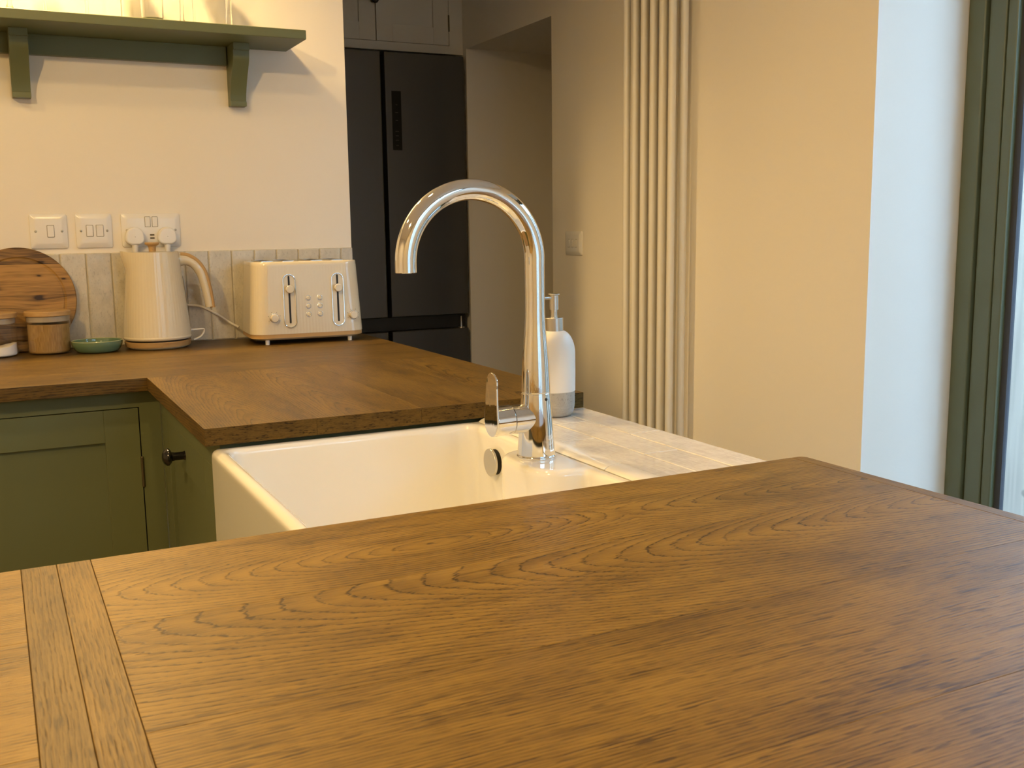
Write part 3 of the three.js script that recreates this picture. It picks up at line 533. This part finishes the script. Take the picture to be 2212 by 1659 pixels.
// ---------------------------------------------------------------- things on the back worktop
{ // round board leaning on the wall
  const b = thing('chopping_board', 'round acacia chopping board with a juice groove, leaning on the splashback', 'chopping board', [-0.862, T, 0.030]);
  const R = 0.1285, pts = [[0.0001, 0.008], [0.0985, 0.008], [0.0995, 0.0068], [0.1020, 0.0058], [0.1045, 0.0068], [0.1055, 0.008], [0.1265, 0.008], [0.1285, 0.006], [0.1285, -0.006], [0.1265, -0.008], [0.0001, -0.008]];
  const g = lathe(pts, 96).rotateX(Math.PI / 2), p = g.attributes.position, uv = g.attributes.uv; for (let i = 0; i < p.count; i++) uv.setXY(i, p.getX(i) / (2 * R) + 0.5, p.getY(i) / (2 * R) + 0.5);
  const acacia = std({ roughness: 0.45, map: texture(768, 768, (u, v) => {
    const st = v > 0.84 ? 2 : v > 0.54 ? 1 : v > 0.24 ? 0 : 3, o = st * 13.7, y = v * 9 + 0.5 * noise(u * 3 + o, v * 3);
    let k = 0.5 * fbm(u * 2.2 + o, y * 2.2 + o, 4) + 0.3 * noise(u * 5 + o, y * 9) + 0.2 * noise(u * 14, y * 30 + o);
    const edge = Math.min(...[0.84, 0.54, 0.24].map((q) => Math.abs(v - q)));
    for (const [a, c, q] of [[0.706, 0.858, 0.011], [0.66, 0.52, 0.017], [0.68, 0.73, 0.008], [0.895, 0.69, 0.009], [0.3, 0.62, 0.016]]) { const d = Math.hypot((u - a) * 0.45, v - c + 0.012 * (noise(u * 20, v * 30) - 0.5)); k += 0.55 * Math.exp(-((d / q) ** 2)) + 0.16 * Math.exp(-((d / q / 2.4) ** 2)); }
    k += 0.2 * Math.exp(-((edge / 0.004) ** 2)) + [-0.02, -0.16, 0.14, 0.05][st]; k = Math.min(1, Math.max(0, (k - 0.28) * 1.7));
    return [0.41 - 0.38 * k, 0.228 - 0.215 * k, 0.058 - 0.054 * k];
  }, true) });
  const m = mesh('board_disc', g, acacia, b, [0, 0, 0], [-0.04, 0, 0]);
  m.position.set(0, Math.cos(0.04) * R + 0.0005, -Math.sin(0.04) * R);
}
function jar(x, z, label, fill) {
  const j = thing('storage_jar', label, 'jar', [x, T, z]);
  mesh('jar_glass', lathe(roundProfile([[0.0001, 0.0004], [0.0500, 0.0004, 0.008], [0.0500, 0.0925]]), 64), glass, j);
  mesh('lid', lathe(roundProfile([[0.0001, 0.0930], [0.0525, 0.0930, 0.002], [0.0525, 0.1055, 0.003], [0.0001, 0.1055]]), 64), blondWood, j);
  mesh('lid_seal', lathe(roundProfile([[0.0001, 0.079], [0.0475, 0.079, 0.002], [0.0482, 0.0925], [0.0001, 0.0925]]), 64), std({ color: rgb(0.40, 0.35, 0.27), roughness: 0.4 }), j);
  fill(j);
}
const speckle = (c, d, n) => texture(512, 256, (u, v) => { const k = 0.6 * noise(u * n, v * n * 0.5) + 0.4 * fbm(u * 14, v * 7, 3); return c.map((a, i) => a + (d[i] - a) * k); }, true);
jar(-0.8065, 0.089, 'glass jar of brown sugar with a wooden lid, in front of the round board', (j) => {
  const g = lathe(roundProfile([[0.0001, 0.003], [0.0470, 0.003, 0.006], [0.0470, 0.0725, 0.001], [0.02, 0.0745], [0.0001, 0.074]]), 64);
  mesh('brown_sugar', g, std({ roughness: 0.9, map: speckle([0.42, 0.265, 0.085], [0.20, 0.11, 0.03], 180) }), j);
});
jar(-0.926, 0.096, 'glass jar a third full of white sugar, with a wooden lid', (j) => {
  const g = lathe(roundProfile([[0.0001, 0.003], [0.0470, 0.003, 0.006], [0.0470, 0.026], [0.035, 0.026], [0.02, 0.026], [0.0001, 0.026]]), 64), p = g.attributes.position;
  for (let i = 0; i < p.count; i++) if (p.getY(i) > 0.02) p.setY(i, 0.018 + 0.012 * (p.getX(i) / 0.047) + 0.003 * noise(p.getX(i) * 70 + 9, p.getZ(i) * 70 + 9));
  g.computeVertexNormals(); mesh('white_sugar', g, std({ color: rgb(0.84, 0.82, 0.78), roughness: 0.9 }), j);
});
{
  const d = thing('small_dish', 'shallow round green glazed dish between the jar and the kettle', 'dish', [-0.7005, T, 0.118]);
  const gm = std({ color: rgb(0.120, 0.205, 0.125), roughness: 0.12, clearcoat: 0.8, clearcoatRoughness: 0.05 });
  mesh('dish_body', lathe(roundProfile([[0.0001, 0], [0.0500, 0, 0.010], [0.0590, 0.0185, 0.006], [0.0598, 0.0275, 0.0006], [0.0580, 0.0282, 0.0008], [0.0570, 0.0270], [0.0560, 0.0190, 0.006], [0.046, 0.005, 0.008], [0.0001, 0.0045]]), 72), gm, d);
  mesh('dish_rim', new THREE.TorusGeometry(0.0582, 0.0011, 10, 72).rotateX(Math.PI / 2).translate(0, 0.0279, 0), std({ color: rgb(0.36, 0.40, 0.22), roughness: 0.15 }), d);
}
{ // kettle
  const k = thing('electric_kettle', 'cream ribbed electric kettle with wood-backed handle and wooden lid knob', 'kettle', [-0.5545, T, 0.103]);
  mesh('power_base', lathe(roundProfile([[0.0001, 0.0005], [0.070, 0.0005, 0.003], [0.0765, 0.0050], [0.0765, 0.006], [0.0001, 0.006]]), 80), cream, k);
  const wb = lathe(roundProfile([[0.073, 0.0055], [0.0780, 0.0058, 0.001], [0.0812, 0.0190, 0.0015], [0.060, 0.0202]]), 80); mesh('wooden_band', wb, blondWood, k);
  mesh('base_gap', new THREE.CylinderGeometry(0.074, 0.074, 0.005, 60).translate(0, 0.0215, 0), blackPlastic, k);
  mesh('foot_ring', lathe(roundProfile([[0.060, 0.0228], [0.0815, 0.0230, 0.003], [0.0838, 0.0285, 0.002], [0.0822, 0.032]]), 80), cream, k);
  // ribbed body with a pinched spout towards -x
  const N = 288, M = 40, pos = [], idx = [], rib = 56;
  const rad = (y) => { const t = (y - 0.029) / 0.212; return 0.0822 - 0.0045 * t - 0.0155 * Math.pow(t, 1.35) - 0.0015 * Math.sin(Math.PI * t); };
  for (let j = 0; j <= M; j++) for (let i = 0; i < N; i++) {
    const y = 0.029 + 0.212 * j / M, a = i / N * 2 * Math.PI, sp = Math.exp(-(((Math.PI - a) / 0.42) ** 2)), up = step(0.185, 0.241, y);
    const r = rad(y) * (1 + 0.0045 * Math.pow(Math.abs(Math.cos(a * rib / 2)), 0.8)) + 0.015 * sp * up;
    pos.push(r * Math.cos(a), y + 0.0045 * sp * up, r * Math.sin(a));
  }
  for (let j = 0; j < M; j++) for (let i = 0; i < N; i++) { const a = j * N + i, b = j * N + (i + 1) % N; idx.push(a, a + N, b, b, a + N, b + N); }
  const bg = new THREE.BufferGeometry(); bg.setAttribute('position', new THREE.Float32BufferAttribute(pos, 3)); bg.setIndex(idx); bg.computeVertexNormals(); mesh('body', bg, cream, k);
  mesh('lid', lathe(roundProfile([[0.0001, 0.2435], [0.040, 0.2425], [0.0585, 0.240, 0.002], [0.0600, 0.236], [0.0001, 0.236]]), 64), cream, k);
  mesh('lid_knob', lathe(roundProfile([[0.0001, 0.2425], [0.0085, 0.2425], [0.0090, 0.255, 0.003], [0.0175, 0.2605, 0.002], [0.0175, 0.2650, 0.001], [0.0001, 0.2655]]), 40), blondWood, k);
  const hc = spline([[0.050, 0.219, 0], [0.075, 0.221, 0], [0.098, 0.210, 0], [0.113, 0.190, 0], [0.121, 0.165, 0], [0.128, 0.130, 0], [0.1325, 0.098, 0]]);
  mesh('handle', sweep(hc, 60, (t) => [0.0128 - 0.0025 * t + (t < 0.25 ? (0.25 - t) * 0.03 : 0), 0.0135], 24), cream, k);
  const oc = spline([[0.066, 0.2335, 0], [0.084, 0.2305, 0], [0.1065, 0.2165, 0], [0.1225, 0.1935, 0], [0.1305, 0.1665, 0], [0.137, 0.131, 0], [0.1405, 0.096, 0]]);
  mesh('handle_wood', sweep(oc, 60, (t) => [0.0062, 0.0118], 20), blondWood, k);
  const ws = roundRect(0.010, 0.105, 0.0045); mesh('water_window', extrude(ws, 0.002, 0.0008, 2, 8).rotateY(Math.PI / 2), std({ color: rgb(0.03, 0.025, 0.02), roughness: 0.1 }), k, [0.0705, 0.128, 0.006], [0, 0, 0.095]);
  mesh('switch_lever', sweep(spline([[0.078, 0.040, 0], [0.098, 0.0405, 0], [0.1145, 0.040, 0], [0.1150, 0.034, 0], [0.106, 0.022, 0], [0.088, 0.014, 0]]), 40, () => [0.0026, 0.0055], 14), whitePlastic, k);
  mesh('switch_collar', new THREE.TorusGeometry(0.0075, 0.0018, 10, 28).rotateY(Math.PI / 2), whitePlastic, k, [0.0805, 0.040, 0]);
}
{ // toaster
  const t = thing('toaster', 'cream ribbed four-slice toaster with chrome lever tracks and a wooden band', 'toaster', [-0.188, T, 0.131], -0.06);
  const W = 0.148, D = 0.098;
  const at = (y) => { const k = (y - 0.027) / 0.183; return [W - 0.011 * k, D - 0.005 * k]; };
  const rr = 0.042, rows = []; for (let j = 0; j <= 12; j++) { const y = 0.027 + 0.1745 * j / 12, [a, b] = at(y); rows.push(ring(a, b, rr, y, 640).map(([x, yy, z], i) => { const q = 1 + 0.0018 * Math.abs(Math.sin(i / 640 * Math.PI * 110)); return [x * q, yy, z * q]; })); }
  mesh('housing', loft(rows, true, 0.8), cream, t);
  mesh('top_rim', loft([ring(...at(0.2012), rr, 0.2012), ring(...at(0.209), rr, 0.2095), ring(at(0.209)[0] - 0.002, at(0.209)[1] - 0.002, rr - 0.002, 0.2115), ring(at(0.209)[0] - 0.010, at(0.209)[1] - 0.010, rr - 0.01, 0.2115)]), cream, t);
  mesh('wooden_band', loft([ring(W - 0.001, D - 0.001, rr, 0.0172), ring(W - 0.001, D - 0.001, rr, 0.027)]), blondWood, t);
  mesh('bottom_tray', loft([ring(W - 0.018, D - 0.018, rr - 0.01, 0.0105), ring(W - 0.006, D - 0.006, rr - 0.002, 0.0125), ring(W, D, rr, 0.0172)]), cream, t);
  for (const x of [-0.108, 0.108]) for (const z of [-0.065, 0.082]) mesh('foot', new THREE.CylinderGeometry(0.0058, 0.0052, 0.0125, 20).translate(x, 0.0065, z), whitePlastic, t);
  for (const x of [-0.098, -0.044, 0.030, 0.084]) { mesh('bread_slot', box(x - 0.015, x + 0.015, 0.2105, 0.2123, -0.068, 0.068), blackPlastic, t); mesh('slot_trim', extrude((() => { const s = roundRect(0.034, 0.142, 0.004); s.holes.push(roundRect(0.028, 0.136, 0.003)); return s; })(), 0.0018, 0, 1, 6).rotateX(-Math.PI / 2), steel, t, [x, 0.2115, 0]); }
  const face = new THREE.Group(); face.name = 'control_panel'; face.position.set(0, 0.11, at(0.11)[1] + 0.0004); face.rotation.x = -0.027; t.add(face);
  for (const x of [-0.0495, 0.0765]) {
    const ov = roundRect(0.0335, 0.139, 0.0167); ov.holes.push(roundRect(0.0275, 0.133, 0.0137));
    mesh('lever_track', extrude(ov, 0.0016, 0.0012, 3, 20, 0.001), chrome, face, [x, 0.001, 0.0002]);
    mesh('track_inset', extrude(roundRect(0.028, 0.1335, 0.0139), 0.0006, 0, 1, 16), cream, face, [x, 0.001, 0.0001]);
    mesh('track_slot', extrude(roundRect(0.0048, 0.122, 0.0024), 0.0005, 0, 1, 8), blackPlastic, face, [x, 0.0045, 0.0009]);
    mesh('lever_knob', lathe(roundProfile([[0.0001, 0.016], [0.0098, 0.016, 0.0015], [0.0098, 0.009, 0.001], [0.0040, 0.008], [0.0040, 0.001], [0.0001, 0.001]]), 36).rotateX(Math.PI / 2), cream, face, [x, 0.0315, 0]);
    mesh('knob_ring', new THREE.TorusGeometry(0.0098, 0.0011, 10, 36), chrome, face, [x, 0.0315, 0.0095]);
  }
  for (const x of [-0.0015, 0.0285]) for (const y of [0.0075, -0.0135, -0.0345]) { mesh('button', lathe(roundProfile([[0.0001, 0.0028], [0.0040, 0.0032, 0.001], [0.0052, 0.0016], [0.0052, 0], [0.0001, 0]]), 28).rotateX(Math.PI / 2), cream, face, [x, y, 0]); mesh('button_ring', new THREE.TorusGeometry(0.0063, 0.0011, 10, 30), chrome, face, [x, y, 0.0006]); }
  for (const x of [-0.0905, 0.1155]) {
    mesh('browning_dial', lathe(roundProfile([[0.0001, 0.013], [0.0098, 0.013, 0.0015], [0.0098, 0.002], [0.0001, 0.002]]), 36).rotateX(Math.PI / 2), cream, face, [x, -0.041, -0.0005]);
    mesh('dial_ring', new THREE.TorusGeometry(0.0108, 0.0014, 10, 40), chrome, face, [x, -0.041, 0.0012]);
    for (let q = 0; q < 6; q++) { const a = (-0.15 + q * 0.26) * Math.PI; mesh('dial_mark', new THREE.SphereGeometry(0.0008, 8, 6), blackPlastic, face, [x + 0.0155 * Math.cos(a), -0.041 + 0.0155 * Math.sin(a), 0.0008]); }
  }
}

// ---------------------------------------------------------------- radiator
{
  const r = thing('column_radiator', 'tall cream column radiator on the right-hand wall', 'radiator', [0, 0, 0]);
  const rm = std({ color: rgb(0.78, 0.745, 0.66), roughness: 0.32 });
  const zs = [0.2, 0.2455, 0.291, 0.3365, 0.382, 0.4275], tube = new THREE.CylinderGeometry(0.0109, 0.0109, 1.78, 28).translate(0, 1.06, 0);
  const head = new THREE.CapsuleGeometry(0.016, 0.042, 6, 20).rotateZ(Math.PI / 2);
  for (const z of zs) {
    for (const x of [0.798, 0.8385]) mesh('column', tube, rm, r, [x, 0, z]);
    for (const y of [0.155, 1.965]) mesh('header', head, rm, r, [0.818, y, z]);
  }
  for (const y of [0.155, 1.965]) mesh('manifold', new THREE.CylinderGeometry(0.012, 0.012, 0.27, 20).rotateX(Math.PI / 2), rm, r, [0.818, y, 0.314]);
  for (const y of [0.3, 1.85]) for (const z of [0.2228, 0.4048]) mesh('wall_bracket', box(0.818, RX, y, y + 0.03, z - 0.004, z + 0.004), rm, r);
  for (const z of [0.2, 0.4275]) mesh('supply_pipe', new THREE.CylinderGeometry(0.0075, 0.0075, 0.15, 16), rm, r, [0.818, 0.075, z]);
}

// ---------------------------------------------------------------- fridge and the cupboard above it
{
  const f = thing('fridge_freezer', 'dark grey four-door fridge freezer in the alcove', 'fridge', [0, 0, -1.1]);
  const fm = std({ color: rgb(0.115, 0.113, 0.115), metalness: 0.55, roughness: 0.36 }), dk = std({ color: rgb(0.012, 0.011, 0.010), roughness: 0.5 });
  const x0 = 0.165, x1 = 0.862, xm = 0.5125, yb = T - 0.066, top = T + 0.978;
  mesh('cabinet_body', box(x0 + 0.003, x1 - 0.003, 0.02, top - 0.005, -0.66, -0.05), dk, f);
  const up = (a, b) => mesh('door', box(a, b, yb, top, -0.045, 0, 0.004, 2), fm, f), lo = (a, b) => mesh('door', box(a, b, 0.05, T - 0.125, -0.045, 0, 0.004, 2), fm, f);
  up(x0, xm - 0.009); const dr = up(xm + 0.007, x1); lo(x0, xm - 0.009); lo(xm + 0.007, x1);
  mesh('handle_channel', box(x0 + 0.002, x1 - 0.002, T - 0.123, yb - 0.003, -0.045, -0.028), dk, f);
  mesh('control_strip', box(0.5455, 0.585, T + 0.600, T + 0.8295, -0.002, 0.0006), std({ color: rgb(0.010, 0.010, 0.010), roughness: 0.35, specularIntensity: 0.4 }), dr);
  for (const [y, w] of [[0.775, 0.008], [0.745, 0.012], [0.715, 0.010], [0.672, 0.014], [0.655, 0.012], [0.638, 0.014], [0.618, 0.010]]) mesh('control_mark', box(0.565 - w / 2, 0.565 + w / 2, T + y, T + y + 0.0022, 0.0006, 0.0009), std({ color: rgb(0.07, 0.065, 0.06), roughness: 0.5 }), dr);
  const hg = new THREE.Group(); hg.name = 'door_hinge'; hg.position.set(0.832, T - 0.125, -0.012); f.add(hg);
  mesh('hinge_pin', new THREE.CylinderGeometry(0.003, 0.005, 0.045, 16).translate(0, 0.026, 0), steel, hg); mesh('hinge_plate', lathe([[0.0001, 0.007], [0.012, 0.005], [0.014, 0], [0.0001, 0]], 24), steel, hg);
  mesh('foot_rail', box(x0 + 0.01, x1 - 0.01, 0, 0.045, -0.6, -0.06), dk, f);
}
{
  const c = thing('wall_cupboard', 'cream shaker cupboard above the dark fridge', 'cupboard', [0, T, -1.15]);
  const cm = std({ color: rgb(0.66, 0.61, 0.50), roughness: 0.5 }), x0 = 0.14, x1 = RX + 0.011, y0 = 0.992, y1 = 1.488;
  mesh('carcass', box(x0, x1, y0, y1, -0.62, -0.022), cm, c);
  mesh('bottom_rail', box(x0, x1, y0, 1.0245, -0.022, 0), cm, c); mesh('top_rail', box(x0, x1, y1 - 0.04, y1, -0.022, 0), cm, c);
  mesh('end_stile', box(0.8215, x1, 1.0245, y1 - 0.04, -0.022, 0), cm, c); mesh('end_stile', box(x0, x0 + 0.045, 1.0245, y1 - 0.04, -0.022, 0), cm, c);
  const dw = (a, b) => { const d = framedDoor(c, b - a - 0.004, y1 - 0.04 - 1.0245 - 0.004, cm); d.position.set((a + b) / 2, (y1 - 0.04 + 1.0245) / 2, -0.0005); return d; };
  const d1 = dw(x0 + 0.045, 0.508), d2 = dw(0.508, 0.8215);
  hinge(d2, [0.1557, -0.123, 0.001]);
  knob(d1, [0.150, -0.060, 0], [Math.PI / 2, 0, 0]);
}

shade(scene);
renderer.render(scene, camera);
